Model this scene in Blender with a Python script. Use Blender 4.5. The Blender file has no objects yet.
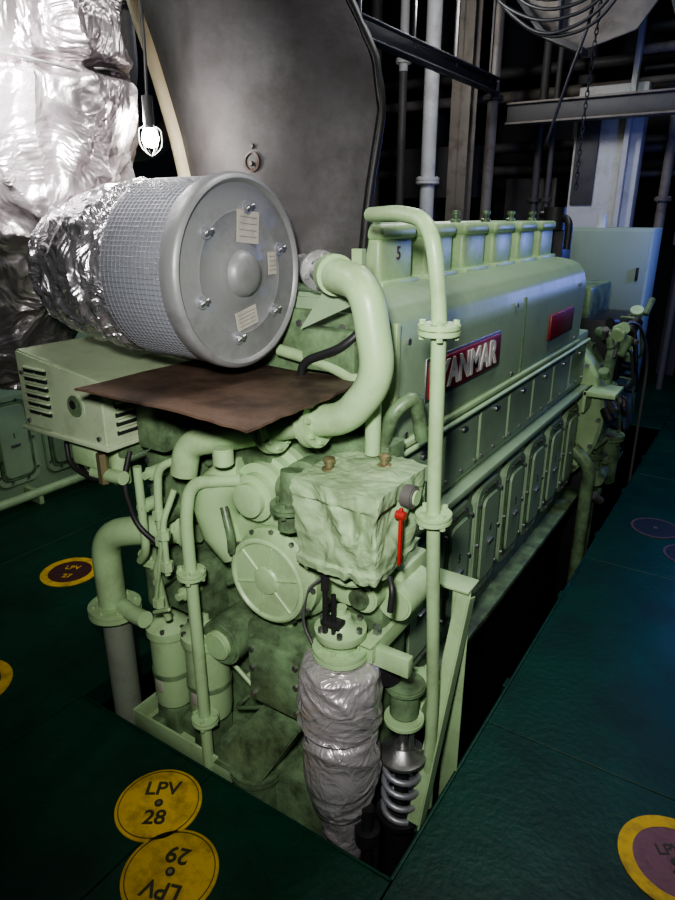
import bpy, bmesh, math, random
from mathutils import Vector, Matrix, noise
random.seed(4)
SC=bpy.context.scene
# ------------------------------------------------------------------ materials
def newmat(name):
    m=bpy.data.materials.new(name); m.use_nodes=True
    nt=m.node_tree; b=nt.nodes['Principled BSDF']
    return m,nt,b
def paint(name,col,rough=.4,metal=0.,dirt=(.05,.045,.035),amt=.35,scale=6.,bump=.15,bscale=60.,lo=.5,hi=.75,crumple=0,cscale=8,spec=.5):
    m,nt,b=newmat(name)
    N=nt.nodes; L=nt.links
    b.inputs['Specular IOR Level'].default_value=spec
    tc=N.new('ShaderNodeTexCoord')
    n1=N.new('ShaderNodeTexNoise'); n1.inputs['Scale'].default_value=scale; n1.inputs['Detail'].default_value=9; n1.inputs['Roughness'].default_value=.7
    L.new(tc.outputs['Object'],n1.inputs['Vector'])
    r=N.new('ShaderNodeValToRGB'); r.color_ramp.elements[0].position=lo; r.color_ramp.elements[1].position=hi
    L.new(n1.outputs['Fac'],r.inputs['Fac'])
    mul=N.new('ShaderNodeMath'); mul.operation='MULTIPLY'; mul.inputs[1].default_value=amt
    L.new(r.outputs['Color'],mul.inputs[0])
    mx=N.new('ShaderNodeMix'); mx.data_type='RGBA'
    mx.inputs[6].default_value=(*col,1); mx.inputs[7].default_value=(*dirt,1)
    L.new(mul.outputs[0],mx.inputs[0]); L.new(mx.outputs[2],b.inputs['Base Color'])
    b.inputs['Metallic'].default_value=metal
    mr=N.new('ShaderNodeMapRange'); mr.inputs[3].default_value=rough-.08; mr.inputs[4].default_value=rough+.18
    L.new(n1.outputs['Fac'],mr.inputs[0]); L.new(mr.outputs[0],b.inputs['Roughness'])
    n2=N.new('ShaderNodeTexNoise'); n2.inputs['Scale'].default_value=bscale; n2.inputs['Detail'].default_value=4
    L.new(tc.outputs['Object'],n2.inputs['Vector'])
    bp=N.new('ShaderNodeBump'); bp.inputs['Strength'].default_value=bump; bp.inputs['Distance'].default_value=.004
    L.new(n2.outputs['Fac'],bp.inputs['Height'])
    last=bp
    if crumple:
        n3=N.new('ShaderNodeTexNoise'); n3.inputs['Scale'].default_value=cscale; n3.inputs['Detail'].default_value=3; n3.inputs['Distortion'].default_value=1.5
        L.new(tc.outputs['Object'],n3.inputs['Vector'])
        ab=N.new('ShaderNodeMath'); ab.operation='SUBTRACT'; ab.inputs[1].default_value=.5; L.new(n3.outputs['Fac'],ab.inputs[0])
        a2=N.new('ShaderNodeMath'); a2.operation='ABSOLUTE'; L.new(ab.outputs[0],a2.inputs[0])
        b2=N.new('ShaderNodeBump'); b2.invert=True; b2.inputs['Strength'].default_value=crumple; b2.inputs['Distance'].default_value=.05
        L.new(a2.outputs[0],b2.inputs['Height']); L.new(bp.outputs[0],b2.inputs['Normal']); last=b2
    L.new(last.outputs[0],b.inputs['Normal'])
    return m
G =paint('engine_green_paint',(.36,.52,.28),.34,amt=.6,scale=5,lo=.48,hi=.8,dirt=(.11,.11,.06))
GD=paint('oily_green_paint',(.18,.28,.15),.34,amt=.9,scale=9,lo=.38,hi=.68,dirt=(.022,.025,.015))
GC=paint('green_cover_paint',(.28,.40,.25),.38,amt=.45,scale=3,lo=.46,hi=.8,dirt=(.11,.14,.09))
GL=paint('pale_green_cloth',(.30,.43,.24),.6,amt=.6,scale=7,lo=.45,hi=.75,dirt=(.13,.16,.08),crumple=.3,cscale=9)
TR=paint('tray_cream_green',(.41,.50,.33),.5,amt=.5,scale=9,dirt=(.16,.16,.10))
FL=paint('floor_green_deck_paint',(.002,.050,.028),.42,amt=.7,scale=3,dirt=(.001,.012,.007),bump=.8,bscale=40,lo=.38,hi=.68,spec=.35)
BL=paint('black_oily_bilge',(.006,.009,.008),.45,amt=.5,scale=5,spec=.3)
BK=paint('black_steel',(.018,.018,.020),.45,amt=.5,scale=12)
DK=paint('dark_grey_sheet_steel',(.075,.071,.075),.55,metal=.1,amt=.8,scale=5,dirt=(.028,.025,.024),bump=.5,bscale=26,lo=.36,hi=.66)
BG=paint('beige_rim',(.6,.52,.36),.5,amt=.3)
RU=paint('rusty_brown_plate',(.115,.075,.055),.42,amt=.9,scale=7,dirt=(.03,.02,.016),bump=.7,bscale=30,lo=.4,hi=.65)
SI=paint('silencer_grey_paint',(.235,.24,.245),.40,metal=.25,amt=.6,scale=8,dirt=(.11,.105,.10))
SM=paint('wire_mesh_steel',(.38,.39,.42),.4,metal=.6,amt=.2)
SW=paint('silencer_felt',(.19,.20,.23),.7,amt=.3,scale=20)
FO=paint('aluminium_foil',(.62,.60,.63),.22,metal=.85,amt=.5,dirt=(.25,.23,.22),crumple=.9,cscale=7,bump=.3,bscale=50)
FC=paint('silver_glass_cloth',(.50,.455,.475),.30,metal=.82,amt=.6,scale=4,dirt=(.26,.22,.23),crumple=.9,cscale=5,bump=.3,bscale=120)
FJ=paint('silver_pipe_jacket',(.64,.60,.62),.30,metal=.6,amt=.6,scale=8,dirt=(.25,.22,.23),crumple=.5,cscale=9,bump=.5,bscale=70)
BR=paint('brass',(.30,.26,.15),.4,metal=.7,amt=.5)
ST=paint('bare_steel',(.36,.36,.36),.35,metal=.9,amt=.5,scale=12)
RD=paint('red_sign_enamel',(.20,.012,.016),.35,amt=.3,scale=15)
RH=paint('red_handle',(.35,.02,.015),.4,amt=.3)
LB=paint('aged_white_label',(.38,.36,.31),.5,amt=.7,scale=30,dirt=(.24,.22,.19))
LS=paint('silver_letters',(.62,.62,.58),.4,amt=.4,scale=30,dirt=(.3,.28,.24))
WH=paint('white_hull_paint',(.60,.60,.58),.5,amt=.7,scale=3,dirt=(.2,.16,.13))
WD=paint('dull_grey_paint',(.10,.095,.09),.5,amt=.7,scale=3,dirt=(.04,.028,.022))
RW=paint('rust_streaked_white',(.25,.22,.185),.5,amt=.85,scale=5,dirt=(.085,.055,.04))
CB=paint('cabinet_grey_green',(.29,.37,.31),.45,amt=.3,scale=3,dirt=(.18,.23,.19))
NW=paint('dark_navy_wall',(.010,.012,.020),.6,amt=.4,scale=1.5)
YE=paint('yellow_marker_paint',(.70,.46,.015),.5,amt=.65,scale=14,dirt=(.2,.13,.02),lo=.46,hi=.66,bump=.6)
MR=paint('maroon_marker_paint',(.07,.020,.025),.4,amt=.7,scale=12,dirt=(.02,.015,.015),bump=.5)
MQ=paint('dark_marker_paint',(.012,.018,.022),.5,amt=.7,scale=12,dirt=(.005,.012,.012),bump=.5)
MS=paint('faded_marker_rim',(.10,.06,.07),.5,amt=.8,scale=12,dirt=(.03,.03,.03),bump=.5)
MV=paint('mauve_marker_paint',(.20,.08,.10),.45,amt=.8,scale=16,dirt=(.07,.03,.04),bump=.5)
LT=paint('lettering_dark',(.04,.04,.02),.5,amt=.2)
GP=paint('grey_green_pipe',(.22,.25,.20),.45,amt=.5,scale=12,dirt=(.10,.09,.06))
EM,_nt,_b=newmat('added_bulb_glow'); _b.inputs['Emission Color'].default_value=(1,.97,.9,1); _b.inputs['Emission Strength'].default_value=60  # emission for the added bulb by the duct

# ------------------------------------------------------------------ mesh builder
def frame(d):
    d=Vector(d).normalized()
    a=Vector((0,0,1)) if abs(d.z)<.9 else Vector((1,0,0))
    x=a.cross(d).normalized(); y=d.cross(x)
    return Matrix((x,y,d)).transposed()
class O:
    def __init__(s,name): s.name=name; s.bm=bmesh.new(); s.mats=[]
    def mi(s,m):
        if m not in s.mats: s.mats.append(m)
        return s.mats.index(m)
    def add(s,t,m,ang=.6,recalc=True):
        if recalc: bmesh.ops.recalc_face_normals(t,faces=t.faces[:])
        i=s.mi(m)
        for f in t.faces: f.material_index=i; f.smooth=True
        for e in t.edges:
            if len(e.link_faces)==2 and e.calc_face_angle(0)>ang: e.smooth=False
        me=bpy.data.meshes.new('t'); t.to_mesh(me); t.free(); s.bm.from_mesh(me); bpy.data.meshes.remove(me)
    def box(s,x0,x1,y0,y1,z0,z1,m,bev=.006,seg=2,M=None):
        t=bmesh.new()
        A=Matrix.Translation(((x0+x1)/2,(y0+y1)/2,(z0+z1)/2))@Matrix.Diagonal((abs(x1-x0),abs(y1-y0),abs(z1-z0),1))
        bmesh.ops.create_cube(t,size=1,matrix=A)
        if bev: bmesh.ops.bevel(t,geom=t.edges[:],offset=bev,segments=seg,affect='EDGES',profile=.5)
        if M: bmesh.ops.transform(t,matrix=M,verts=t.verts[:])
        s.add(t,m)
    def beam(s,p0,p1,w,h,m,bev=.003):
        p0=Vector(p0);p1=Vector(p1); d=p1-p0
        R=frame(d).to_4x4(); R.translation=(p0+p1)/2
        s.box(-w/2,w/2,-h/2,h/2,-d.length/2,d.length/2,m,bev,1,M=R)
    def cyl(s,p0,p1,r,m,r2=None,seg=28,bev=0):
        p0=Vector(p0);p1=Vector(p1); d=p1-p0
        R=frame(d).to_4x4(); R.translation=(p0+p1)/2
        t=bmesh.new()
        bmesh.ops.create_cone(t,cap_ends=True,segments=seg,radius1=r,radius2=r if r2 is None else r2,depth=d.length,matrix=R)
        if bev: bmesh.ops.bevel(t,geom=[e for e in t.edges if e.calc_face_angle(0)>1],offset=bev,segments=2,affect='EDGES')
        s.add(t,m)
    def lathe(s,p,d,prof,m,seg=40):
        R=frame(d); p=Vector(p); t=bmesh.new(); rings=[]
        for r,h in prof:
            if r<1e-5: rings.append([t.verts.new(p+R@Vector((0,0,h)))])
            else: rings.append([t.verts.new(p+R@Vector((r*math.cos(2*math.pi*k/seg),r*math.sin(2*math.pi*k/seg),h))) for k in range(seg)])
        for a,b in zip(rings,rings[1:]):
            for k in range(seg):
                k2=(k+1)%seg
                if len(a)==1 and len(b)==1: continue
                if len(a)==1: t.faces.new((a[0],b[k],b[k2]))
                elif len(b)==1: t.faces.new((a[k],a[k2],b[0]))
                else: t.faces.new((a[k],a[k2],b[k2],b[k]))
        s.add(t,m)
    def tube(s,pts,r,m,fil=.06,seg=16,n=7,cap=True):
        P=[Vector(p) for p in pts]; path=[P[0]]
        for i in range(1,len(P)-1):
            a=P[i-1]-P[i]; b=P[i+1]-P[i]
            f=min(fil,a.length*.48,b.length*.48)
            q0=P[i]+a.normalized()*f; q1=P[i]+b.normalized()*f
            for k in range(n+1):
                u=k/n; path.append(q0*(1-u)**2+P[i]*2*u*(1-u)+q1*u*u)
        path.append(P[-1])
        s.sweep(path,[r]*len(path),m,seg,cap)
    def sweep(s,path,rad,m,seg=16,cap=True,disp=None):
        t=bmesh.new(); rings=[]; prev=None
        for i,p in enumerate(path):
            d=(path[min(i+1,len(path)-1)]-path[max(i-1,0)]).normalized()
            if prev is None: x=frame(d).col[0].copy()
            else: x=(prev-d*prev.dot(d)).normalized()
            prev=x; y=d.cross(x)
            ring=[]
            for k in range(seg):
                a=2*math.pi*k/seg; n=x*math.cos(a)+y*math.sin(a)
                q=p+n*rad[i]
                if disp: q=q+n*disp(q,n,i/(len(path)-1),a)
                ring.append(t.verts.new(q))
            rings.append(ring)
        for a,b in zip(rings,rings[1:]):
            for k in range(seg): t.faces.new((a[k],a[(k+1)%seg],b[(k+1)%seg],b[k]))
        if cap:
            t.faces.new(rings[0][::-1]); t.faces.new(rings[-1])
        s.add(t,m,ang=.9)
    def cloth(s,pts,rads,m,amp,sc,seg=96,n=90,seed=0,ties=(),aniso=(1,1,1),tied=.14,tw=.018,lump=.7,fine=.14):
        P=[Vector(p) for p in pts]; path=[];rad=[]
        for k in range(n+1):
            u=k/n*(len(P)-1); i=min(int(u),len(P)-2); f=u-i
            a,b,c,d=P[max(i-1,0)],P[i],P[i+1],P[min(i+2,len(P)-1)]
            path.append(.5*((2*b)+(c-a)*f+(2*a-5*b+4*c-d)*f*f+(3*b-a-3*c+d)*f**3))
            g=f*f*(3-2*f); r=rads[i]*(1-g)+rads[i+1]*g
            for tt in ties: r*=1-tied*math.exp(-((k/n-tt)/tw)**2)
            rad.append(r)
        an=Vector(aniso); o=Vector((seed*7.3,seed*3.1,seed*1.7))
        def dsp(q,nn,u,a):
            p=Vector((q.x*an.x,q.y*an.y,q.z*an.z))*sc+o
            w=p+noise.noise_vector(p*.6)*.9
            w2=Vector((w.y,w.z,w.x))*1.9+Vector((5,5,5))
            v=1-2.6*abs(noise.noise(w)); v2=1-2.6*abs(noise.noise(w2)); v3=noise.noise(p*.45)
            v4=1-2.6*abs(noise.noise(w2*2.1))
            return amp*(.55*v*abs(v)+.30*v2+fine*v4+lump*v3-.3)
        s.sweep(path,rad,m,seg,True,dsp)
    def prism(s,poly,vec,m,bev=0):
        t=bmesh.new(); v=[t.verts.new(p) for p in poly]; f=t.faces.new(v)
        r=bmesh.ops.extrude_face_region(t,geom=[f])
        bmesh.ops.translate(t,vec=vec,verts=[e for e in r['geom'] if isinstance(e,bmesh.types.BMVert)])
        if bev: bmesh.ops.bevel(t,geom=t.edges[:],offset=bev,segments=2,affect='EDGES')
        s.add(t,m)
    def flange(s,p,d,r,m,th=.014,nb=6,two=True,bm=None,rb=.008):
        p=Vector(p); d=Vector(d).normalized()
        if two:
            s.cyl(p-d*(th+.002),p-d*.001,r,m,bev=.002); s.cyl(p+d*.001,p+d*(th+.002),r,m,bev=.002)
        else: s.cyl(p-d*th/2,p+d*th/2,r,m,bev=.002)
        R=frame(d); h=th+.012
        for k in range(nb):
            a=2*math.pi*(k+.3)/nb; c=p+R@Vector((math.cos(a),math.sin(a),0))*(r*.78)
            s.cyl(c-d*h,c+d*h,rb,bm or m,seg=6)
    def bolt(s,p,d,r,m,h=.008):
        p=Vector(p); s.cyl(p,p+Vector(d).normalized()*h,r,m,seg=6)
    def text(s,body,size,M,m,ext=.001,align='CENTER',bold=.012):
        cu=bpy.data.curves.new('t','FONT'); cu.body=body; cu.size=size; cu.extrude=ext; cu.align_x=align; cu.align_y='CENTER'; cu.offset=size*bold
        ob=bpy.data.objects.new('t',cu); SC.collection.objects.link(ob)
        dg=bpy.context.evaluated_depsgraph_get()
        me=bpy.data.meshes.new_from_object(ob.evaluated_get(dg)); me.transform(M)
        bpy.data.objects.remove(ob); t=bmesh.new(); t.from_mesh(me); bpy.data.meshes.remove(me); s.add(t,m)
    def done(s):
        me=bpy.data.meshes.new(s.name); s.bm.to_mesh(me); s.bm.free()
        for m in s.mats: me.materials.append(m)
        ob=bpy.data.objects.new(s.name,me); SC.collection.objects.link(ob)
        return ob
def MX(p): # text facing +X
    return Matrix(((0,0,1,p[0]),(1,0,0,p[1]),(0,1,0,p[2]),(0,0,0,1)))
def rrect(cy,cz,w,h,r,x,n=5):
    out=[]
    for (sy,sz,a0) in ((1,1,0),(-1,1,90),(-1,-1,180),(1,-1,270)):
        for k in range(n+1):
            a=math.radians(a0+90*k/n)
            out.append(Vector((x,cy+sy*(w/2-r)+r*math.cos(a),cz+sz*(h/2-r)+r*math.sin(a))))
    return out

# ------------------------------------------------------------------ room
PX0,PX1,PY0,PY1=-2.0,-.6,1.2,6.2
f=O('floor')
def plates(x0,x1,y0,y1,sx,sy):
    x=x0
    while x<x1-.01:
        xe=min(x+sx,x1); y=y0
        while y<y1-.01:
            ye=min(y+sy,y1)
            f.box(x+.002,xe-.002,y+.002,ye-.002,-.012,0,FL,.002,1)
            y=ye
        x=xe
plates(-7,PX0,-1.5,9,1.25,2.1)
plates(PX1,3.5,PY0-.75,9,.95,1.5)
plates(PX0,PX1,-1.5,PY0,.7,1.35)
plates(PX1,3.5,-1.5,PY0-.75,.95,1.95)
plates(PX0,PX1,PY1,9,.7,1.4)
f.box(PX1-.008,PX1+.004,PY0,PY1,-.10,.008,FL,.003,2)
f.box(PX0-.004,PX0+.006,PY0,PY1,-.10,.004,FL,.002,1)
f.box(PX0,PX1,PY0-.004,PY0+.006,-.10,.006,FL,.002,1)
for k in range(6): f.box(PX1-.03,PX1-.008,PY0+.2+.8*k,PY0+.26+.8*k,-.3,-.02,FL,.002,1)
f.box(-7,3.5,-1.5,9,-.95,-.9,BL,0)
f.done()
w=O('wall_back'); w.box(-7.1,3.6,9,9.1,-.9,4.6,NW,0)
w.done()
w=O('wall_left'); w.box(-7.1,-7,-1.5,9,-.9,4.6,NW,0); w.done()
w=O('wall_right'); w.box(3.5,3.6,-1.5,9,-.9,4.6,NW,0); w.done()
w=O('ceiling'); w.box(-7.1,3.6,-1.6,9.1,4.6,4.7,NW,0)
w.done()

# ------------------------------------------------------------------ main engine
E=O('diesel_generator_engine')
E.box(-1.84,-.90,1.60,4.15,-.9,.10,BK,.02)           # bedplate
E.box(-1.84,-.80,1.58,4.15,.08,.12,GD,.008)
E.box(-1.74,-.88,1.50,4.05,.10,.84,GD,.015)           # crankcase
E.box(-1.74,-.87,1.55,4.05,.84,1.16,GC,.01)           # fuel pump gallery
E.box(-1.76,-.825,1.56,4.05,.80,.83,GC,.006)
prof=[(-.875,1.13),(-.85,1.16),(-.845,1.42),(-.852,1.49),(-.875,1.54),(-.915,1.57),(-1.0,1.585),(-1.62,1.585),(-1.70,1.55),(-1.74,1.47),(-1.74,1.13)]
E.prism([(x,1.58,z) for x,z in prof],(0,2.16,0),GC,.012)
E.box(-1.70,-.885,1.555,1.585,1.14,1.54,GD,.006)
for x in (-1.3,-1.15,-1.0,-.90):
    for z in (1.18,1.34,1.5): E.bolt((x,1.555,z),(0,-1,0),.01,ST)
E.box(-1.25,-.95,1.50,1.56,1.22,1.34,GD,.01); E.box(-1.10,-.92,1.49,1.55,1.38,1.50,GD,.01)
E.tube([(-1.1,1.52,1.2),(-1.1,1.48,1.4),(-.95,1.48,1.46),(-.90,1.52,1.52)],.012,BK,fil=.05)
E.tube([(-1.2,1.52,1.42),(-1.0,1.50,1.40),(-.90,1.50,1.36)],.018,G,fil=.05)
E.box(-.868,-.838,1.60,3.72,1.135,1.155,G,.004)
E.box(-.86,-.836,1.575,1.60,1.14,1.52,G,.005)
E.box(-.851,-.843,2.72,2.725,1.16,1.48,GD,0)
for y in (1.66,2.6,3.6):
    E.bolt((-.845,y,1.18),(1,0,0),.01,ST,.006); E.bolt((-.845,y,1.46),(1,0,0),.01,ST,.006)
def side(E,X,y0,n,p,zb,zt,db,dt,lab):
    for i in range(n):
        y=y0+p*i
        E.prism(rrect(y+p*.5,(zb+zt)/2,p*.92,(zt-zb),.02,X),(.016,0,0),GC,.003)
        for a in (-.4,0,.4):
            for z in (zb+.02,zt-.02): E.bolt((X+.016,y+p*(.5+a),z),(1,0,0),.008,ST)
        E.box(X+.01,X+.03,y+p*.44,y+p*.56,zt-.06,zt-.045,ST,.003)
        c=(db+dt)/2
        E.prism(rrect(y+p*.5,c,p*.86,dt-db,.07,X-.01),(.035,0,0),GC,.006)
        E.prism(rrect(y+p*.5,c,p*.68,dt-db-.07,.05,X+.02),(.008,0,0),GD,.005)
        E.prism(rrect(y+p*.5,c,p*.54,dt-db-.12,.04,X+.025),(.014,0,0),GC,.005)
        for a in range(10):
            t=2*math.pi*a/10
            yy=max(-p*.37,min(p*.37,p*.5*math.cos(t))); zz=max(-(dt-db)*.45,min((dt-db)*.45,(dt-db)*.6*math.sin(t)))
            E.bolt((X+.024,y+p*.5+yy,c+zz),(1,0,0),.009,ST,.012)
        E.box(X+.036,X+.05,y+p*.42,y+p*.58,c-.03,c-.015,ST,.002)
        if lab: E.text(str(6-i if 6-i>0 else 1),.05,MX((X+.0395,y+p*.5,c+.04)),LT)
side(E,-.878,1.66,7,.335,.87,1.11,.22,.74,True)
E.tube([(-.84,1.6,1.12),(-.84,3.95,1.12)],.010,G)
# name plate
E.box(-.848,-.835,1.80,2.42,1.255,1.375,RD,.004)
E.text('YANMAR',.125,MX((-.834,2.115,1.312)),LS,.003,bold=.03)
E.box(-.85,-.836,3.10,3.5,1.24,1.36,RD,.004)
E.box(-.852,-.842,1.785,2.435,1.245,1.385,ST,.003)
# rocker covers
for i in range(6):
    y=1.85+.333*i
    E.box(-1.45,-1.05,y,y+.225,1.55,1.735,G,.018,3)
    E.box(-1.46,-1.04,y-.008,y+.233,1.725,1.77,G,.016,3)
    E.box(-1.47,-1.03,y-.012,y+.237,1.575,1.60,G,.005)
    for a in (.11,): E.lathe((-1.14,y+a,1.77),(0,0,1),[(.022,0),(.022,.012),(.012,.016),(.012,.03),(.02,.032),(.02,.045),(0,.047)],GD,12)
    if i<1: E.text(str(5-i),.06,MX((-1.049,y+.12,1.68)),MR)
E.box(-1.3,-1.05,3.95,4.15,1.4,1.75,BK,.02); E.cyl((-1.1,3.9,1.72),(-1.1,3.9,1.84),.06,BK); E.tube([(-1.0,3.85,1.62),(-1.0,3.85,1.78),(-1.2,4.0,1.8)],.02,BK)
# far end bell housing
E.lathe((-1.3,4.05,.62),(0,1,0),[(0,0),(.56,0),(.58,.02),(.58,.10),(.55,.16),(.52,.3),(0,.3)],G,48)
for k in range(20):
    a=2*math.pi*k/20; E.bolt((-1.3+.555*math.cos(a),4.05,.62+.555*math.sin(a)),(0,-1,0),.014,ST,.02)
# alternator
E.lathe((-1.3,4.36,.62),(0,1,0),[(0,0),(.45,0),(.52,.04),(.52,1.1),(.45,1.16),(0,1.16)],GD,40)
E.box(-1.72,-.88,4.5,5.4,-.9,.2,BK,.02)
E.box(-1.1,-.76,4.55,5.1,.75,1.15,BK,.02); E.box(-1.5,-1.0,4.6,5.2,1.1,1.35,GD,.02)
for k in range(24):
    a=2*math.pi*k/24; E.beam((-1.3+.525*math.cos(a),4.45,.62+.525*math.sin(a)),(-1.3+.525*math.cos(a),5.4,.62+.525*math.sin(a)),.02,.02,GD,.003)
# far end pipework
random.seed(3)
E.tube([(-.76,4.2,-.9),(-.76,4.2,.9),(-.76,4.35,1.08),(-.9,4.5,1.08)],.035,GD,fil=.1)
E.tube([(-.72,4.1,1.0),(-.70,4.2,1.2),(-.66,4.5,1.15),(-.62,4.8,.9),(-.62,4.9,-.9)],.010,WD,fil=.3,n=10)
E.tube([(-.74,3.95,-.9),(-.74,3.95,.35),(-.85,3.95,.45)],.04,GD,fil=.1)
for z in (.1,.35,.6,.8): E.flange((-.76,4.2,z),(0,0,1),.07,GD,.015,6)
E.tube([(-.72,4.1,.22),(-.72,4.7,.22)],.05,GD); E.cyl((-.72,4.35,.12),(-.72,4.35,.42),.075,GD,bev=.01); E.flange((-.72,4.35,.44),(0,0,1),.095,GD,.016)
E.box(-.82,-.64,3.88,4.12,.80,.83,G,.005); E.box(-.82,-.80,3.88,4.12,.7,.83,G,.003)
for k in range(44):
    x=random.uniform(-.84,-.68); y=random.uniform(4.05,4.95); z=random.uniform(.05,1.18)
    E.cyl((x,y,z),(x+random.uniform(-.02,.07),y+random.uniform(-.08,.08),z+random.uniform(-.12,.12)),random.uniform(.015,.045),random.choice((GD,BK,G,GD,WD)),seg=14,bev=.004)
for k in range(12):
    y=random.uniform(4.1,4.7); z=random.uniform(.3,1.2)
    E.tube([(-.8,y,z),(-.68,y,z),(-.66,y+.2,z-.3),(-.8,y+.3,z-.3)],.009,random.choice((BK,GD,WD)),fil=.1,seg=8)
# front gear case
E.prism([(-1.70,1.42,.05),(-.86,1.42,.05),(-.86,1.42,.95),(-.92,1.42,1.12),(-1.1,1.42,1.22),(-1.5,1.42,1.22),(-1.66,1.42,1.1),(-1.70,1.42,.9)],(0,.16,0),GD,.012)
for k in range(12):
    E.bolt((-.885,1.42,.1+k*.075),(0,-1,0),.009,ST); E.bolt((-1.675,1.42,.1+k*.07),(0,-1,0),.009,ST)
for k in range(9): E.bolt((-1.55+k*.055,1.42,1.19),(0,-1,0),.009,ST)
# water pump with round cover
cx,cz=-1.085,.79
E.lathe((cx,1.42,cz),(0,-1,0),[(.17,0),(.17,.04),(.15,.06),(.15,.10),(.138,.115),(.135,.145),(.128,.15),(.122,.15),(.116,.143),(.045,.143),(.04,.15),(.022,.153),(0,.153)],G,48)
for k in range(6):
    a=2*math.pi*k/6+.3; d=Vector((math.cos(a),0,math.sin(a)))
    E.beam(Vector((cx,1.276,cz))+d*.035,Vector((cx,1.276,cz))+d*.118,.008,.008,G,.002)
for k in range(12):
    a=2*math.pi*k/12; E.bolt((cx+.146*math.cos(a),1.31,cz+.146*math.sin(a)),(0,-1,0),.008,ST)
pts=[];rr=[]
for k in range(30):
    a=math.radians(70+210*k/29); r=.175+.01*k/29
    pts.append(Vector((cx+r*math.cos(a),1.37,cz+r*math.sin(a)))); rr.append(.052-.026*k/29)
E.sweep(pts,rr,G,18)
pts=[Vector((-1.2,1.34,1.08)),Vector((-1.24,1.33,1.07)),Vector((-1.285,1.32,1.03)),Vector((-1.31,1.32,.96)),Vector((-1.30,1.33,.88)),Vector((-1.26,1.35,.80))]
E.sweep(pts,[.055,.062,.068,.07,.066,.055],G,20)
E.lathe((-1.13,1.42,1.04),(0,-1,0),[(.13,0),(.13,.03),(.11,.04),(.11,.07),(.095,.075),(.095,.10),(.07,.105),(.07,.135),(.05,.14),(.05,.16),(.03,.165),(0,.165)],G,40)
for k in range(8):
    a=2*math.pi*k/8; E.bolt((-1.13+.12*math.cos(a),1.39,1.04+.12*math.sin(a)),(0,-1,0),.008,ST)
E.lathe((-1.0,1.42,1.08),(0,-1,0),[(.075,0),(.075,.06),(.06,.07),(.06,.12),(0,.13)],GD,32)
E.tube([(-1.0,1.30,1.15),(-1.0,1.28,.98)],.03,GD); E.flange((-1.0,1.28,1.05),(0,0,1),.05,GD,.01,6)
E.tube([(-1.22,1.26,1.0),(-1.18,1.24,.92),(-1.2,1.26,.86)],.012,GD,fil=.03)
# lower housings
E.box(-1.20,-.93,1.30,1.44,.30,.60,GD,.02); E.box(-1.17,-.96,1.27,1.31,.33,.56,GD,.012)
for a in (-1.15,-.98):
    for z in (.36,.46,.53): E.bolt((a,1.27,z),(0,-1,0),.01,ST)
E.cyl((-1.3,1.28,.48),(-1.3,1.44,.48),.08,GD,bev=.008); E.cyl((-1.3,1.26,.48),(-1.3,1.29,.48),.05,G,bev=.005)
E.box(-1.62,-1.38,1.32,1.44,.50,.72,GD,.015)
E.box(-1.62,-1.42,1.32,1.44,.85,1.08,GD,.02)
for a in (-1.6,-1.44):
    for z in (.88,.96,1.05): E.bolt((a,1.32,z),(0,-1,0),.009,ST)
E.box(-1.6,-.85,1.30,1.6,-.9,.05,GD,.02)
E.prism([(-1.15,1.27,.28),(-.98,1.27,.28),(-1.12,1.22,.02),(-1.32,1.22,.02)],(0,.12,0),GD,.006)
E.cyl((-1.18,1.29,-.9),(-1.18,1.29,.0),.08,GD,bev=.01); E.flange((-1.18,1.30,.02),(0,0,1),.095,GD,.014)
# blocks under wrapped strainer
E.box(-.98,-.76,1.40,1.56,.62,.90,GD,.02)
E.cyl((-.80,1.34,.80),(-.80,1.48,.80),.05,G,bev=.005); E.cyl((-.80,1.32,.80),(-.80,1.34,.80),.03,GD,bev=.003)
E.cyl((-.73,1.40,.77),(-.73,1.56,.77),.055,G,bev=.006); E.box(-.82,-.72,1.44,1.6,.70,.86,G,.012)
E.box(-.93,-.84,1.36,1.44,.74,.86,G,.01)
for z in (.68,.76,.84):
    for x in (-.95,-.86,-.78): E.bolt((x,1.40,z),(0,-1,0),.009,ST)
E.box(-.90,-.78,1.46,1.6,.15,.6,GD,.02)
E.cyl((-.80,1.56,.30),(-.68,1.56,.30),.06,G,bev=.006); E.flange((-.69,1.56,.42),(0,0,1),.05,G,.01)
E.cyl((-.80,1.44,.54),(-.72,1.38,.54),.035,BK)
# big cooling pipe
E.tube([(-1.22,1.67,1.655),(-1.14,1.60,1.655),(-.92,1.41,1.655)],.034,SI,fil=.1,seg=24,n=10)
E.tube([(-.935,1.42,1.655),(-.81,1.36,1.645),(-.765,1.36,1.42),(-.86,1.35,1.305),(-.95,1.345,1.287)],.043,G,fil=.1,seg=24,n=10)
E.flange((-.955,1.345,1.285),(-1,0,-.18),.072,G,.014,8)
E.tube([(-.96,1.345,1.284),(-1.05,1.34,1.26),(-1.18,1.32,1.215),(-1.36,1.27,1.165),(-1.375,1.26,1.07)],.041,G,fil=.07,seg=24)
E.flange((-1.09,1.335,1.245),(-1,0,-.28),.072,G,.013,8)
E.flange((-1.06,1.53,1.655),(.75,-.65,0),.055,ST,.01,6)
E.cyl((-.965,1.45,1.655),(-.935,1.424,1.655),.052,G)
E.prism([(-.90,1.44,1.58),(-.87,1.44,1.58),(-.87,1.44,1.72),(-.90,1.44,1.72)],(0,.02,0),G)
E.prism([(-1.08,1.46,1.50),(-.86,1.46,1.60),(-.86,1.46,1.63),(-1.0,1.46,1.61)],(0,.015,0),GC)
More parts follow.
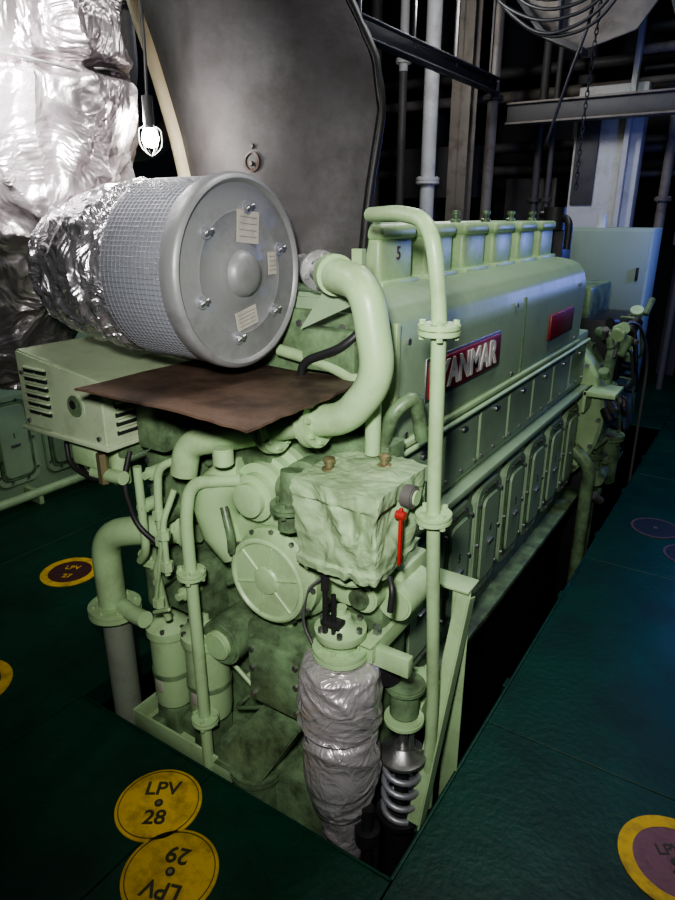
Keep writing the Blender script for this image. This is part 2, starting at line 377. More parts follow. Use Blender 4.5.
# pipe down from elbow
E.tube([(-1.18,1.30,1.08),(-1.33,1.24,1.06),(-1.34,1.22,.95),(-1.335,1.225,.0)],.0195,G,fil=.06)
E.flange((-1.338,1.222,.76),(0,0,1),.045,G,.010,4); E.flange((-1.335,1.225,.20),(0,0,1),.045,G,.010,4)
E.tube([(-1.335,1.225,.0),(-1.335,1.225,-.9)],.012,G)
E.tube([(-1.38,1.25,1.12),(-1.44,1.22,1.09),(-1.455,1.22,.98),(-1.455,1.22,.80),(-1.50,1.22,.72),(-1.50,1.25,.52)],.013,G,fil=.04)
E.tube([(-1.40,1.24,1.02),(-1.42,1.2,.92),(-1.42,1.2,.74)],.010,G,fil=.03)
E.tube([(-1.60,1.25,1.10),(-1.60,1.21,1.0),(-1.57,1.22,.86),(-1.48,1.24,.80)],.009,BK,fil=.05)
for (x,z) in ((-1.455,.93),(-1.455,.84),(-1.50,.6),(-1.42,.88),(-1.42,.77)):
    E.cyl((x,1.22 if x<-1.43 else 1.2,z-.014),(x,1.22 if x<-1.43 else 1.2,z+.014),.021,G,seg=6)
for k,(x,z) in enumerate(((-1.52,1.04),(-1.48,.9),(-1.56,.92),(-1.52,.66),(-1.42,.64))):
    E.cyl((x,1.25,z),(x,1.40,z),.022,(G,GD)[k%2],bev=.003); E.cyl((x,1.23,z),(x,1.25,z),.014,G,seg=6)
E.tube([(-1.56,1.24,1.06),(-1.56,1.24,.76),(-1.62,1.26,.70)],.014,G,fil=.04)
E.beam((-1.50,1.21,.62),(-1.44,1.21,.86),.012,.012,G); E.beam((-1.44,1.21,.60),(-1.52,1.21,.56),.012,.012,G)
# left sea water elbow and lower pipe
E.tube([(-1.82,1.27,.42),(-1.82,1.27,.74),(-1.62,1.3,.80),(-1.45,1.38,.82)],.05,G,fil=.14,seg=24,n=10)
E.flange((-1.81,1.27,.44),(0,0,1),.095,G,.016,8)
E.cyl((-1.81,1.27,.42),(-1.81,1.27,-.9),.052,GP,seg=28)
E.flange((-1.50,1.37,.82),(-1,-.5,-.05),.075,G,.012,6)
E.tube([(-1.76,1.27,.46),(-1.70,1.26,.46),(-1.62,1.25,.47)],.03,G)
E.cyl((-1.64,1.36,.48),(-1.64,1.36,.66),.055,GD,bev=.01); E.flange((-1.64,1.36,.67),(0,0,1),.075,G,.012,6)
# front vertical vent pipe
E.tube([(-.93,1.58,1.80),(-.78,1.47,1.805),(-.655,1.38,1.785),(-.63,1.39,1.60),(-.63,1.415,1.1),(-.63,1.49,.4),(-.63,1.49,.0)],.0185,G,fil=.08,seg=20)
E.flange((-.63,1.392,1.55),(0,0,1),.050,G,.011,4); E.flange((-.63,1.42,1.06),(0,.05,-1),.048,G,.011,4)
# top clutter between rusty plate and strainer
E.cyl((-.84,1.46,1.18),(-.84,1.46,1.33),.022,G); E.tube([(-.83,1.5,1.2),(-.80,1.5,1.30),(-.76,1.55,1.34),(-.76,1.6,1.2)],.02,GD,fil=.04)
E.box(-1.02,-.80,1.48,1.58,1.12,1.2,GD,.01)
E.cyl((-1.2,1.25,1.14),(-1.2,1.25,1.19),.03,G,bev=.004)
E.box(-1.50,-1.10,1.34,1.42,1.10,1.2,GD,.02)
# filter tray
E.box(-1.72,-1.24,1.23,1.56,-.03,-.02,G,.002)
E.box(-1.72,-1.24,1.225,1.235,-.03,.05,G,.003); E.box(-1.245,-1.235,1.225,1.56,-.03,.05,G,.003); E.box(-1.725,-1.715,1.225,1.56,-.03,.05,G,.003)
E.box(-1.65,-1.60,1.25,1.5,-.02,.03,GD,.004)
E.box(-1.6,-1.3,1.3,1.4,-.9,-.03,GD,.004)
random.seed(9)
for k in range(30):
    x=random.uniform(-1.62,-.95); z=random.uniform(.1,1.15); y=1.40
    r=random.uniform(.012,.028)
    E.cyl((x,y-random.uniform(.02,.09),z),(x,y+.03,z),r,random.choice((G,GD,GD)),seg=random.choice((6,20)),bev=.003)
for k in range(9):
    x=random.uniform(-1.6,-.9); z=random.uniform(.2,1.1); x2=x+random.uniform(-.25,.25); z2=z+random.uniform(-.3,.3)
    z2=max(.1,min(1.15,z2))
    E.tube([(x,1.42,z),(x,1.35,z),(x2,1.35,z2),(x2,1.42,z2)],.008,random.choice((G,GD,BK)),fil=.03,seg=10,n=4)
E.done()

# ------------------------------------------------------------------ louvred tray box under the turbocharger
T=O('louvred_turbocharger_housing')
T.prism([(-1.98,1.15,1.15),(-1.57,1.15,1.14),(-1.57,1.15,1.345),(-1.98,1.15,1.40)],(0,.40,0),TR,.006)
for i in range(6):
    z=1.20+.027*i
    T.box(-1.935,-1.885,1.143,1.152,z,z+.011,BK,0); T.box(-1.875,-1.825,1.143,1.152,z,z+.011,BK,0)
    T.box(-1.937,-1.823,1.138,1.150,z+.011,z+.018,TR,.003)
T.lathe((-1.70,1.152,1.255),(0,-1,0),[(.044,0),(.044,.004),(.034,.004),(.034,.002),(0,.002)],TR,28)
T.cyl((-1.70,1.145,1.255),(-1.70,1.149,1.255),.033,GD); T.cyl((-1.705,1.143,1.26),(-1.705,1.147,1.26),.014,BK)
for i in range(4):
    for (a,b) in ((1.19,1.27),(1.29,1.37),(1.39,1.47)):
        T.box(-1.572,-1.565,a,b,1.175+.028*i,1.187+.028*i,BK,0); T.box(-1.572,-1.557,a,b,1.188+.028*i,1.196+.028*i,TR,.002)
T.box(-1.99,-1.56,1.14,1.56,1.135,1.15,TR,.003)
for x in (-1.95,-1.6): T.bolt((x,1.15,1.17),(0,-1,0),.008,ST); T.bolt((x,1.15,1.33),(0,-1,0),.008,ST)
T.box(-1.90,-1.60,1.22,1.5,1.08,1.14,GD,.01); T.box(-1.80,-1.68,1.18,1.3,1.04,1.12,G,.01)
T.cyl((-1.72,1.2,1.02),(-1.58,1.2,1.03),.022,G); T.cyl((-1.64,1.24,.99),(-1.64,1.24,1.14),.03,G)
T.flange((-1.74,1.24,1.06),(0,0,1),.05,G,.01); T.cyl((-1.66,1.19,1.0),(-1.66,1.19,1.1),.018,BR,seg=6)
T.box(-1.56,-1.44,1.25,1.5,1.12,1.30,GD,.015)
T.tube([(-1.85,1.2,1.1),(-1.82,1.18,1.03),(-1.7,1.18,1.0),(-1.6,1.2,1.03)],.008,BK)
T.tube([(-1.9,1.3,1.1),(-1.88,1.25,.99),(-1.75,1.22,.97),(-1.66,1.25,1.0)],.008,BK)
T.done()

# ------------------------------------------------------------------ rusty plate
R=O('rusty_cover_plate')
t=bmesh.new(); n=24; g=[]
for i in range(n+1):
    row=[]
    for j in range(n+1):
        x=-1.50+.60*i/n; y=1.02+.50*j/n
        z=1.368+.006*noise.noise(Vector((x*4,y*4,0)))-.012*(i/n)**3*(1-j/n)
        if j==0: y+=.006*noise.noise(Vector((x*25,0,3)))
        if i==n: x+=.006*noise.noise(Vector((y*25,5,3)))
        row.append(t.verts.new((x,y,z)))
    g.append(row)
for i in range(n):
    for j in range(n): t.faces.new((g[i][j],g[i+1][j],g[i+1][j+1],g[i][j+1]))
r=bmesh.ops.extrude_face_region(t,geom=t.faces[:]); bmesh.ops.translate(t,vec=(0,0,-.006),verts=[e for e in r['geom'] if isinstance(e,bmesh.types.BMVert)])
R.add(t,RU); R.done()

# ------------------------------------------------------------------ air silencer
S=O('turbocharger_air_filter_silencer')
A=Vector((-1.163,1.329,1.655)); X=(1,0,0)
S.lathe(A,X,[(0,-.31),(.19,-.31),(.215,-.29),(.215,-.28),(.232,-.275),(.236,-.26),(.236,-.03),(.232,-.02)],SW,72)
S.lathe(A,X,[(.236,-.05),(.243,-.048),(.246,-.03),(.246,-.006),(.241,.002),(.232,.006),(.226,.002),(.222,-.004),(.16,-.006),(.155,-.004),(.15,-.006),(.085,-.006),(.08,-.003),(.06,.0),(.055,.012),(.045,.022),(.02,.028),(0,.029)],SI,72)
for k in range(16):
    h=-.268+.0148*k; rp=[]
    for a in range(73):
        t_=2*math.pi*a/72; rp.append(A+Vector((h+.003*math.sin(3*t_),.2375*math.cos(t_),.2375*math.sin(t_))))
    S.sweep(rp,[.0012]*73,SM,5,False)
for k in range(120):
    t_=2*math.pi*k/120; c=A+Vector((0,.2375*math.cos(t_),.2375*math.sin(t_)))
    S.cyl(c+Vector((-.27,0,0)),c+Vector((-.045,0,0)),.0011,SM,seg=5)
for k in range(6):
    t_=2*math.pi*k/6+.35; c=A+Vector((-.005,.165*math.cos(t_),.165*math.sin(t_)))
    S.cyl(c,c+Vector((.006,0,0)),.017,SM,seg=16); S.cyl(c,c+Vector((.02,0,0)),.006,ST,seg=8)
    S.beam(c+Vector((.015,-.016,-.006)),c+Vector((.015,.016,.006)),.005,.009,ST,.002)
def lab(dy,dz,w,h,rot):
    M=Matrix.Translation(A+Vector((-.003,dy,dz)))@Matrix.Rotation(rot,4,'X')
    S.box(-.001,.001,-w/2,w/2,-h/2,h/2,LB,0,M=M)
    for q in (-.3,-.1,.1,.3): S.box(.0005,.0015,-w*.4,w*.4,h*q-.001,h*q+.001,SI,0,M=M)
lab(0.03,.115,.085,.08,-.1); lab(.125,.02,.035,.06,.0); lab(.01,-.115,.085,.05,.2)
S.cloth([A+Vector((-.27,0,0)),A+Vector((-.32,0,0)),A+Vector((-.42,.0,-.005)),A+Vector((-.52,.01,-.01)),A+Vector((-.66,.03,-.01))],[.215,.230,.222,.21,.19],FO,.030,4.5,seg=150,seed=3,aniso=(3.2,1,1),lump=.3,fine=.1)
S.done()

# ------------------------------------------------------------------ exhaust lagging
C=O('lagged_exhaust_duct')
C.cloth([(-2.42,1.34,1.24),(-2.36,1.34,1.42),(-2.29,1.35,1.62),(-2.18,1.36,1.80),(-2.08,1.37,1.96),(-2.01,1.38,2.12),(-2.01,1.38,2.24),(-2.05,1.38,2.40),(-2.14,1.40,2.9)],[.15,.23,.26,.28,.30,.30,.28,.30,.32],FC,.062,3.0,seg=260,n=260,seed=1,ties=(.69,),aniso=(1.9,1.9,.55),tied=.16,tw=.010,lump=.45,fine=.10)
rp=[Vector((-2.01+.28*math.cos(a*math.pi/24),1.38+.28*math.sin(a*math.pi/24),2.19+.012*math.sin(a*.5))) for a in range(49)]
C.sweep(rp,[.004]*49,ST,6,False)
C.done()

# ------------------------------------------------------------------ curved steel shroud
H=O('curved_steel_shroud')
Lz=[(1.60,-1.72),(1.9,-1.83),(2.07,-1.88),(2.35,-1.99),(2.52,-2.06),(2.9,-2.25)]
Rz=[(1.60,-1.14),(1.66,-1.12),(1.84,-1.10),(2.09,-1.07),(2.23,-1.10),(2.33,-1.16),(2.55,-1.30),(2.9,-1.58)]
def ip(T,z):
    for (a,p),(b,q) in zip(T,T[1:]):
        if z<=b: return p+(q-p)*(z-a)/(b-a)
    return T[-1][1]
def surf(t_,z,off=0):
    x=ip(Lz,z)*(1-t_)+ip(Rz,z)*t_
    return Vector((x,1.70+.14*(2*t_-1)**2+.06*(z-2.0)+off+.012*noise.noise(Vector((x*3,z*3,1))),z))
t=bmesh.new(); g=[]; n=40
for i in range(n+1):
    zb=1.60+.03*noise.noise(Vector((i*.3,0,0)))
    g.append([t.verts.new(surf(i/n,zb+(2.9-zb)*j/n)) for j in range(n+1)])
for i in range(n):
    for j in range(n): t.faces.new((g[i][j],g[i+1][j],g[i+1][j+1],g[i][j+1]))
r=bmesh.ops.extrude_face_region(t,geom=t.faces[:]); bmesh.ops.translate(t,vec=(0,.012,0),verts=[e for e in r['geom'] if isinstance(e,bmesh.types.BMVert)])
H.add(t,DK)
H.sweep([surf(0,1.62+1.28*j/40)+Vector((-.022,.01,0)) for j in range(41)],[.034]*41,BG,16)
H.sweep([surf(1,1.62+1.28*j/40)+Vector((.006,.02,0)) for j in range(41)],[.014+.006*noise.noise(Vector((j*.7,0,0))) for j in range(41)],BK,10)
hp=surf(.55,1.955)
H.cyl(hp+Vector((0,-.004,0)),hp+Vector((0,.004,0)),.022,BK,seg=24); H.lathe(hp+Vector((0,-.002,0)),(0,-1,0),[(.03,0),(.03,.004),(.023,.006),(.022,0)],RU,24)
H.cyl(hp+Vector((0,-.012,-.005)),hp+Vector((0,0,-.005)),.007,RU,seg=8)
H.cyl(hp+Vector((.0,-.004,.045)),hp+Vector((0,.0,.045)),.007,BK,seg=8)
H.done()
# made-up caged bulb, added for the glow between duct and shroud
Lx,Ly,Lzz=-1.655,1.50,2.02
LM=O('added_caged_bulb')
LM.lathe((Lx,Ly,Lzz-.03),(0,0,1),[(0,0),(.015,.003),(.024,.015),(.026,.03),(.02,.045),(.012,.055),(0,.056)],EM,20)
LM.cyl((Lx,Ly,Lzz+.024),(Lx,Ly,Lzz+.11),.016,BK); LM.tube([(Lx,Ly,Lzz+.11),(Lx-.02,Ly+.03,Lzz+.3),(Lx-.1,Ly+.05,2.9)],.005,BK,fil=.1)
for k in range(6):
    a=k*math.pi/3; c=Vector((math.cos(a),math.sin(a),0))*.034
    LM.tube([Vector((Lx,Ly,Lzz+.03))+c*.5,Vector((Lx,Ly,Lzz+.02))+c,Vector((Lx,Ly,Lzz-.03))+c,Vector((Lx,Ly,Lzz-.055))],.0015,ST,fil=.02,seg=6,n=3)
LM.done()

# ------------------------------------------------------------------ lagged strainer box
B=O('cloth_wrapped_strainer')
t=bmesh.new(); bmesh.ops.create_cube(t,size=1)
bmesh.ops.subdivide_edges(t,edges=t.edges[:],cuts=44,use_grid_fill=True)
for v in t.verts:
    e=v.co*2
    m_=max(abs(e.x),abs(e.y),abs(e.z)); sp=e.normalized()*m_
    e=e*.90+sp*.10*1.2
    w=1.0
    if e.z<.62: w=.95-.10*max(0,(.62-e.z))/1.6
    if e.z<-.75: w+=.06
    P=Vector((e.x*.130*w,e.y*.14*w,e.z*.125))
    wp=Vector((P.x*1.5,P.y*1.5,P.z*.7))*8; wp=wp+noise.noise_vector(wp*.7)*.8
    amp=.014 if e.z<.6 else .006
    P+=Vector((e.x,e.y,.35*e.z)).normalized()*(amp*(1-2.6*abs(noise.noise(wp)))+.005*(1-2.6*abs(noise.noise(wp*2.4))))
    v.co=Vector((-.815,1.36,1.045))+P
B.add(t,GL,ang=1.2)
for (x,y) in ((-.89,1.32),(-.78,1.42)):
    B.lathe((x,y,1.16),(0,0,1),[(.020,0),(.020,.014),(.011,.018),(.011,.030),(.016,.032),(.016,.042),(.006,.046),(0,.046)],BR,12)
B.cyl((-.83,1.36,.86),(-.83,1.36,.92),.09,G,bev=.01)
B.box(-.672,-.662,1.300,1.312,.96,1.12,RH,.004); B.cyl((-.68,1.306,1.10),(-.655,1.306,1.10),.011,RH)
B.cyl((-.69,1.36,1.13),(-.655,1.36,1.13),.030,WD,bev=.004); B.cyl((-.655,1.36,1.13),(-.65,1.36,1.13),.020,G)
B.tube([(-.69,1.30,.92),(-.67,1.28,.90),(-.67,1.27,.84)],.008,BK)
B.done()

# ------------------------------------------------------------------ lagged pipe with globe valve
V=O('foil_lagged_pipe_with_valve')
vx,vy=-.85,1.315
V.cloth([(vx,vy,.60),(vx,vy,.575),(vx,vy,.50),(vx,vy,.40),(vx+.005,vy,.31),(vx+.005,vy,.20),(vx+.005,vy,.10),(vx+.01,vy,.03)],[.085,.118,.126,.124,.115,.118,.106,.075],FJ,.016,5.0,n=130,seg=130,seed=5,ties=(.50,),aniso=(1,1,1.9),tw=.022,tied=.13,lump=.5,fine=.1)
V.cloth([(vx+.01,vy,.06),(vx+.012,vy,-.05),(vx+.015,vy,-.35),(vx+.015,vy,-.9)],[.070,.068,.064,.06],FJ,.006,12,n=60,seed=8)
for z,rr_ in ((.335,.110),(.05,.088)):
    rp=[Vector((vx+rr_*math.cos(a*math.pi/24),vy+rr_*math.sin(a*math.pi/24),z)) for a in range(49)]
    V.sweep(rp,[.003]*49,ST,6,False)
V.flange((vx,vy,.625),(0,0,1),.082,G,.014,8)
V.lathe((vx,vy,.64),(0,0,1),[(.05,0),(.055,.02),(.055,.03),(.072,.035),(.075,.04),(.075,.06),(.05,.065),(.035,.08),(.03,.10),(.018,.105),(.018,.125),(0,.125)],G,32)
for k in range(6):
    a=k*math.pi/3; V.bolt((vx+.062*math.cos(a),vy+.062*math.sin(a),.70),(0,0,1),.009,ST,.016)
V.cyl((vx-.018,vy-.05,.70),(vx-.018,vy-.05,.885),.008,BK,seg=10); V.cyl((vx+.006,vy-.045,.70),(vx+.006,vy-.045,.83),.007,BK,seg=10)
V.cyl((vx-.018,vy-.05,.84),(vx-.018,vy-.05,.895),.013,BK,seg=6); V.box(vx-.03,vx+.03,vy-.06,vy-.02,.73,.745,BK,.003)
V.tube([(vx-.06,vy-.04,.62),(vx-.11,vy-.04,.70),(vx-.10,vy-.02,.80),(vx-.06,vy,.84)],.005,ST)
V.done()

# ------------------------------------------------------------------ spring mount
P=O('spring_pipe_hanger')
px,py=-.705,1.45
P.cyl((px,py,.36),(px,py,.46),.045,GD,bev=.01); P.cyl((px,py,.335),(px,py,.355),.062,G,bev=.005); P.cyl((px,py,.46),(px,py,.48),.062,GD,bev=.005)
P.cyl((px,py,.22),(px,py,.36),.014,ST); P.cyl((px+.03,py,.24),(px+.03,py,.36),.008,ST)
P.lathe((px,py,.19),(0,0,1),[(0,0),(.065,0),(.075,.01),(.075,.02),(.05,.03),(.03,.05),(0,.05)],ST,32)
sp=[Vector((px+.055*math.cos(a*.35),py+.055*math.sin(a*.35),.185-.21*a/70)) for a in range(71)]
P.sweep(sp,[.0105]*71,SM,10)
P.cyl((px,py,-.05),(px,py,.19),.022,BK)
P.lathe((px,py,-.06),(0,0,1),[(0,0),(.07,0),(.075,.01),(.075,.03),(0,.03)],BK,32)
P.cyl((px,py,-.9),(px,py,-.05),.05,BK)
P.cyl((px-.035,py-.15,-.9),(px-.035,py-.15,.10),.02,BK); P.cyl((px-.035,py-.15,-.03),(px-.035,py-.15,.02),.04,BK)
P.done()

# ------------------------------------------------------------------ steel bracket
K=O('angle_iron_support_bracket')
K.box(-.66,-.654,1.66,1.72,-.3,.72,G,.002); K.box(-.66,-.600,1.66,1.666,-.3,.72,G,.002)
a=Vector((-.620,1.66,.70)); b=Vector((-.640,1.42,-.02))
K.beam(a,b,.006,.05,G,.002); K.beam(a+Vector((.025,-.0,0)),b+Vector((.025,0,0)),.05,.006,G,.002)
K.box(-.79,-.60,1.64,1.73,.715,.725,G,.003)
K.box(-.792,-.742,1.31,1.73,.665,.672,G,.002); K.box(-.748,-.742,1.31,1.73,.62,.672,G,.002); K.box(-.792,-.786,1.31,1.73,.60,.672,G,.002)
K.box(-.79,-.64,1.33,1.36,.60,.66,G,.003)
K.cyl((-.767,1.38,.672),(-.767,1.38,.69),.014,ST,seg=6); K.cyl((-.767,1.62,.672),(-.767,1.62,.69),.014,ST,seg=6)
K.done()

# ------------------------------------------------------------------ duplex filters
for (x,y,z0,z1,r,nm) in ((-1.40,1.32,.11,.44,.075,0),(-1.585,1.32,.08,.40,.07,1)):
    F=O('oil_filter_canister')
    F.lathe((x,y,z0),(0,0,1),[(0,0),(.03,0),(r*.7,.01),(r*.95,.03),(r,.06),(r,z1-z0),(r*1.15,z1-z0),(r*1.15,z1-z0+.03),(r*.8,z1-z0+.045),(r*.4,z1-z0+.07),(.016,z1-z0+.075),(.016,z1-z0+.10),(0,z1-z0+.10)],G,36)
    for k in range(6):
        a=k*math.pi/3; F.bolt((x+r*math.cos(a),y+r*math.sin(a),z1+.03),(0,0,1),.009,ST,.014)
    F.lathe((x,y,z0+.15),(0,0,1),[(r+.001,0),(r+.004,.002),(r+.004,.02),(r+.001,.022)],GD,36)
    F.box(x-.01,x+.015,y-r-.004,y-r+.01,z0+.1,z0+.15,LB,.001)
    F.box(x-.05,x+.05,y-.05,y+.05,-.02,z0+.01,GD,.005)
    F.done()

# ------------------------------------------------------------------ deck markers
def disc(x,y,r,kind,txt='',rot=0.):
    D=O('deck_access_marker')
    z=.0
    if kind=='y':
        D.lathe((x,y,z),(0,0,1),[(r,0),(r,.004),(r-.004,.006),(0,.006)],YE,64)
        D.lathe((x,y,z+.005),(0,0,1),[(r*.93,0),(r*.93,.002),(r*.93-.003,.002),(r*.93-.003,0)],LT,64)
        R=Matrix.Translation((x,y,z+.0065))@Matrix.Rotation(rot,4,'Z')
        a,b=txt.split()
        D.text(a,.072,R@Matrix.Translation((0,.055,0)),LT,.0005,bold=.02); D.text(b,.072,R@Matrix.Translation((0,-.055,0)),LT,.0005,bold=.02)
        D.cyl((x,y,z+.005),(x,y,z+.008),.014,LT,seg=20); D.cyl((x,y,z+.005),(x,y,z+.0095),.007,BR,seg=8)
    elif kind=='d':
        D.lathe((x,y,z),(0,0,1),[(r,0),(r,.004),(r*.9,.004),(r*.9,.002)],MS,64)
        D.lathe((x,y,z),(0,0,1),[(r*.9,.0),(r*.9,.003),(0,.003)],MQ,64)
        D.cyl((x,y,z+.002),(x,y,z+.005),.014,WD,seg=20)
    else:
        D.lathe((x,y,z),(0,0,1),[(r,0),(r,.004),(r*.74,.004),(r*.74,.001)],YE,64)
        D.lathe((x,y,z),(0,0,1),[(r*.74,.0),(r*.74,.003),(0,.003)],MV if kind=='m' else MR,64)
        D.cyl((x,y,z+.002),(x,y,z+.005),.014,LT,seg=20)
        R=Matrix.Translation((x,y,z+.0035))@Matrix.Rotation(rot,4,'Z')
        D.text('LPV',.05,R@Matrix.Translation((0,.04,0)),YE if kind=='r' else LT,.0005,bold=.02); D.text('27',.05,R@Matrix.Translation((0,-.045,0)),YE if kind=='r' else LT,.0005,bold=.02)
    D.done()
ya=math.radians(33.2)
disc(-1.357,1.015,.138,'y','LPV 28',ya)
disc(-1.15,.870,.140,'y','LPV 29',ya+math.pi*.93)
disc(-2.87,1.77,.15,'r','',ya); disc(-2.44,.98,.17,'r','',ya); disc(.075,1.71,.160,'m','',ya); disc(-.33,4.05,.14,'d'); disc(-.12,3.78,.13,'d')

# ------------------------------------------------------------------ cabinet
Q=O('electrical_switch_cabinet')
Q.box(-1.55,-.86,5.85,6.25,0,1.70,CB,.01)
Q.box(-1.53,-.88,5.835,5.86,1.06,1.68,CB,.006); Q.box(-1.53,-.88,5.835,5.86,.05,1.0,CB,.006)
Q.box(-1.55,-.86,5.83,5.855,1.01,1.05,WH,.004)
Q.box(-.95,-.93,5.82,5.84,1.3,1.4,BK,.003); Q.cyl((-1.3,6.0,1.7),(-1.3,6.0,1.8),.04,WH)
Q.box(-2.2,-1.56,5.9,6.25,0,1.62,CB,.01)
Q.done()

# ------------------------------------------------------------------ neighbouring engine on the left
E2=O('diesel_generator_engine')
E2.box(-4.9,-3.95,-.5,4.3,-.0,.8,GC,.01); E2.box(-4.9,-3.93,-.5,4.3,.8,.84,G,.005)
E2.box(-4.9,-3.95,-.5,4.3,.84,1.1,GC,.01)
E2.prism([(-3.93,-.5,1.1),(-3.92,-.5,1.45),(-3.98,-.5,1.56),(-4.1,-.5,1.6),(-4.9,-.5,1.6),(-4.9,-.5,1.1)],(0,4.8,0),GC,.01)
side(E2,-3.955,.2,10,.36,.86,1.08,.12,.72,True)
for i in range(9): E2.box(-4.5,-4.15,.2+.4*i,.46+.4*i,1.58,1.78,G,.015)
E2.tube([(-3.80,-.5,.08),(-3.80,4.3,.08)],.03,G)
for k in range(9): E2.box(-3.95,-3.78,.2+.5*k,.23+.5*k,.0,.09,G,.003)
E2.done()

# ------------------------------------------------------------------ background structure
def single(name,fn):
    o=O(name); fn(o); o.done()
def c1(o):
    o.cyl((-3.40,7,0),(-3.40,7,4.6),.080,WH,seg=24); o.flange((-3.4,7,2.15),(0,0,1),.13,WH,.03,8,rb=.015); o.flange((-3.4,7,3.9),(0,0,1),.13,WH,.03,8,rb=.015)
single('vertical_pipe',c1)
def c2(o):
    o.box(-3.26,-3.04,7.2,7.22,0,4.6,RW,.003); o.box(-3.26,-3.04,7.38,7.40,0,4.6,RW,.003); o.box(-3.16,-3.14,7.2,7.4,0,4.6,RW,.003)
single('steel_column',c2)
def c3(o):
    o.cyl((-2.71,7,0),(-2.71,7,4.6),.055,RW,seg=20); o.flange((-2.71,7,2.9),(0,0,1),.10,WD,.02,6)
single('vertical_pipe',c3)
def c4(o):
    o.cyl((-3.9,7.3,3.3),(-3.9,7.3,4.6),.05,WH,seg=20); o.flange((-3.9,7.3,3.4),(0,0,1),.09,WH,.02,6); o.cyl((-3.9,7.3,0),(-3.9,7.3,3.3),.05,WD,seg=20)
single('vertical_pipe',c4)
def b1(o):
    o.box(-2.60,3.5,7.12,7.2,2.68,2.84,WD,.006); o.box(-2.60,3.5,7.08,7.26,2.84,2.86,RW,.004); o.box(-2.60,3.5,7.08,7.26,2.66,2.68,RW,.004)
single('ceiling_beam',b1)
def b2(o):
    for dx,z in ((0,2.92),):
        o.box(-2.70-dx,-2.6-dx,3.2,6.9,z,z+.012,WD,.002); o.box(-2.66-dx,-2.645-dx,3.2,6.9,z,z+.13,BK,.002); o.box(-2.70-dx,-2.6-dx,3.2,6.9,z+.12,z+.132,WD,.002)
    for k in range(5): o.box(-2.66,-2.64,3.5+.8*k,3.53+.8*k,3.0,4.6,WD,.002)
single('cable_tray',b2)
def b3(o):
    o.box(-2.0,-1.35,7.5,7.7,0,3.0,WH,.01); o.box(-1.97,-1.75,7.47,7.51,1.9,2.8,WD,.006); o.box(-1.5,-1.45,7.40,7.5,0,4.6,WH,.006)
single('white_bulkhead_panel',b3)
def b4(o):
    o.prism([(-2.60,6.6,4.3),(-2.45,6.6,3.75),(-2.1,6.6,3.32),(-1.75,6.6,3.15),(-1.35,6.6,3.25),(-1.1,6.6,3.6),(-1.0,6.6,4.6),(-2.65,6.6,4.6)],(0,.03,0),RW,.004)
    o.prism([(-2.45,6.5,3.75),(-2.1,6.5,3.32),(-1.75,6.5,3.15),(-1.75,6.5,3.10),(-2.12,6.5,3.27),(-2.49,6.5,3.73)],(0,.2,0),WD,.004)
    o.box(-2.0,-1.97,6.5,6.6,3.3,4.6,WD,.003)
single('overhead_gusset_plate',b4)
def b5(o):
    random.seed(6)
    for k in range(8):
        z=3.16+.06*k; y=6.2-.03*k
        o.tube([(-2.9,y,4.6),(-2.45,y,z+.30+random.uniform(-.08,.08)),(-2.0,y,z-.02+random.uniform(-.05,.05)),(-1.6,y,z+.05),(-1.35,y-.1,z+.3),(-1.1,y-.1,4.6)],.014,BK,fil=.3,n=8,seg=8)
    o.tube([(-1.7,6.2,4.6),(-1.62,6.2,3.3),(-1.75,6.2,2.9),(-1.9,6.25,2.4)],.014,BK,fil=.15,n=6,seg=8)
    o.tube([(-1.0,6.2,4.6),(-1.1,6.2,3.5),(-.95,6.2,3.1),(-.7,6.2,3.3),(-.5,6.2,4.6)],.016,BK,fil=.2,n=6,seg=8)
single('hanging_electric_cable',b5)
def b6(o):
    for (x,z0,z1) in ((-1.60,2.0,4.6),):
        k=0; z=z1
        while z>z0:
            rp=[]
            for a in range(9):
                t_=a*math.pi/4; u,v=.014*math.cos(t_),.03*math.sin(t_)
                rp.append(Vector((x+(u if k%2 else 0)+.02*math.sin(z*2),6.3+(0 if k%2 else u),z+v)))
            o.sweep(rp,[.005]*9,BK,5,False); z-=.045; k+=1
single('hoist_chain',b6)
def b7(o):
    for z,m in ((3.35,WD),(3.1,RW),(2.3,WD),(2.55,WD)):
        o.cyl((-6.9,8.3,z),(3.5,8.3,z),.06,m,seg=16)
    for x in (-6,-5.2,-4.6): o.cyl((x,7.9,0),(x,7.9,4.6),.07,WD,seg=16)
    for x in (-4.2,-2.3,-1.0): o.box(x,x+.2,8.5,8.7,0,4.6,WD,.01)
    o.box(-2.9,-2.3,8.1,8.5,0,2.2,WD,.01); o.box(-4.4,-3.3,8.2,8.6,2.0,2.6,WD,.01)
single('background_pipe_rack',b7)
def b9(o):
    for (z,y,r,m) in ((3.02,7.6,.035,RW),(3.14,7.7,.025,WD),(3.28,7.55,.045,RW),(3.5,7.8,.06,WD),(2.45,7.9,.05,WD),(2.2,7.9,.035,WD)):
        o.cyl((-1.45,y,z),(3.5,y,z),r,m,seg=14)
        for x in (-1.0,-.2,.8): o.flange((x,y,z),(1,0,0),r*1.7,m,.015,6,rb=.01)
    for (x,y,r,m) in ((-1.12,7.8,.05,RW),(-.85,7.75,.035,WD),(-.55,7.9,.07,WD),(-.3,7.6,.03,WD),(-2.25,7.6,.03,WD),(-2.42,7.7,.045,WD)):
        o.cyl((x,y,0),(x,y,4.6),r,m,seg=14); o.flange((x,y,1.95),(0,0,1),r*1.7,m,.015,6,rb=.01)
    o.box(-.95,-.35,7.7,7.95,1.5,2.1,WD,.02); o.cyl((-.6,7.6,2.4),(-.6,7.7,2.4),.14,WD)
single('bulkhead_pipework',b9)
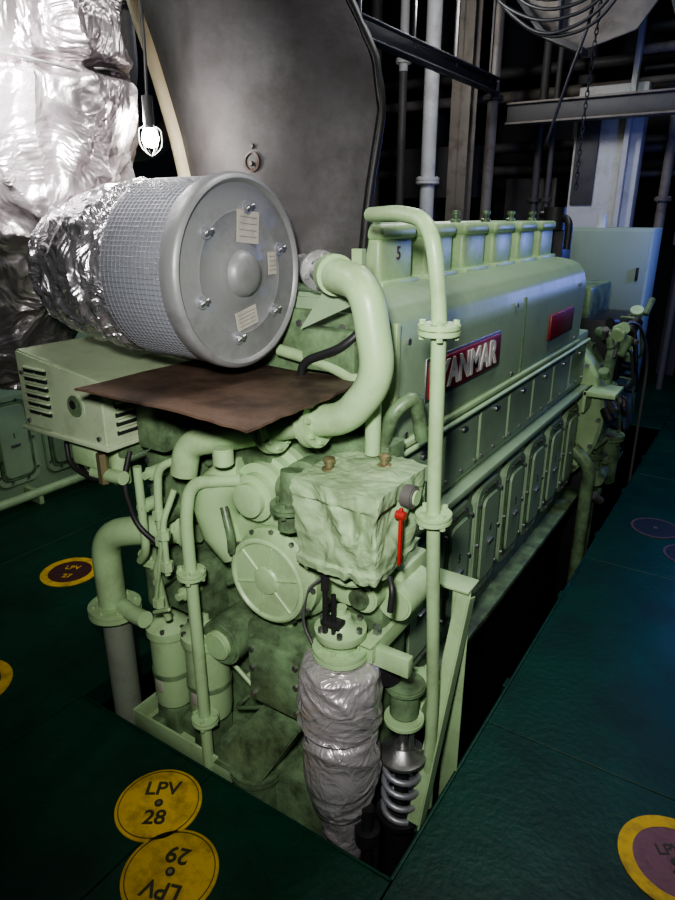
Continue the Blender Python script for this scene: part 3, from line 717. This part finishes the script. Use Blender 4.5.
def b8(o):
    for y,x in ((2.6,-3.0),(2.9,-2.8),(3.3,-3.3)):
        o.tube([(x,y,4.6),(x,y,2.4),(x-.3,y,2.2),(x-.8,y,2.2)],.06,WD,fil=.2)
        o.flange((x,y,2.8),(0,0,1),.11,WD,.02,8,rb=.012)
single('overhead_pipe_group',b8)

# ------------------------------------------------------------------ lights
def light(kind,name,loc,e,col,size=.1,target=None,**k):
    l=bpy.data.lights.new(name,kind); l.energy=e; l.color=col
    if kind=='AREA': l.size=size
    else: l.shadow_soft_size=size
    for a,b in k.items(): setattr(l,a,b)
    o=bpy.data.objects.new(name,l); o.location=loc; SC.collection.objects.link(o)
    if target is not None: o.rotation_euler=(Vector(target)-Vector(loc)).to_track_quat('-Z','Y').to_euler()
    return o
light('SPOT','work_flood_lamp',(-1.45,.80,2.30),330,(1,.99,.96),.05,(-1.98,1.22,2.02),spot_size=math.radians(46),spot_blend=1.)
light('POINT','work_lamp',(-1.62,1.10,2.35),12,(1,.99,.96),.06)
light('POINT','added_bulb_light',(-1.70,1.49,2.06),7,(1,.97,.90),.03)  # added light at the made-up bulb, brightens duct and shroud edge
light('SPOT','camera_flash',(-.1,-.05,2.05),190,(1,.98,.94),.07,(-.98,1.55,1.1),spot_size=math.radians(78),spot_blend=1.)  # stands for the flash beside the camera
light('AREA','ceiling_lamp_front',(-.4,2.4,3.9),36,(1,.98,.96),.8,(-.95,2.6,.5))
light('AREA','ceiling_lamp_far',(-.6,4.6,4.2),26,(.70,.82,1),.8,(-1.3,5.5,.5))
light('POINT','added_blue_glow',(.1,5.6,1.75),42,(.20,.26,1),.08)  # added blue light, stands in for the lens flare's tint
light('POINT','background_fill_light',(-2.6,5.4,3.4),62,(.98,.98,1),.15)  # added fill to brighten the white columns, no fixture there
light('POINT','left_engine_fill_light',(-3.0,1.6,2.9),12,(.95,1,.95),.15)  # added fill to lift the dim neighbouring engine, no fixture there
wd=bpy.data.worlds.new('world'); SC.world=wd; wd.use_nodes=True
wd.node_tree.nodes['Background'].inputs[0].default_value=(.6,.65,.8,1); wd.node_tree.nodes['Background'].inputs[1].default_value=.02
try: SC.view_settings.look='AgX - Medium High Contrast'; SC.view_settings.exposure=.15
except Exception as ex: print(ex)

# ------------------------------------------------------------------ camera
th=math.radians(19.9)
cd=bpy.data.cameras.new('camera'); cd.sensor_fit='VERTICAL'; cd.sensor_height=36; cd.lens=26; cd.clip_start=.01
cam=bpy.data.objects.new('camera',cd); cam.location=(0,0,1.8); SC.collection.objects.link(cam)
fw=Vector((-math.sin(ya)*math.cos(th),math.cos(ya)*math.cos(th),-math.sin(th)))
cam.rotation_euler=fw.to_track_quat('-Z','Y').to_euler()
SC.camera=cam
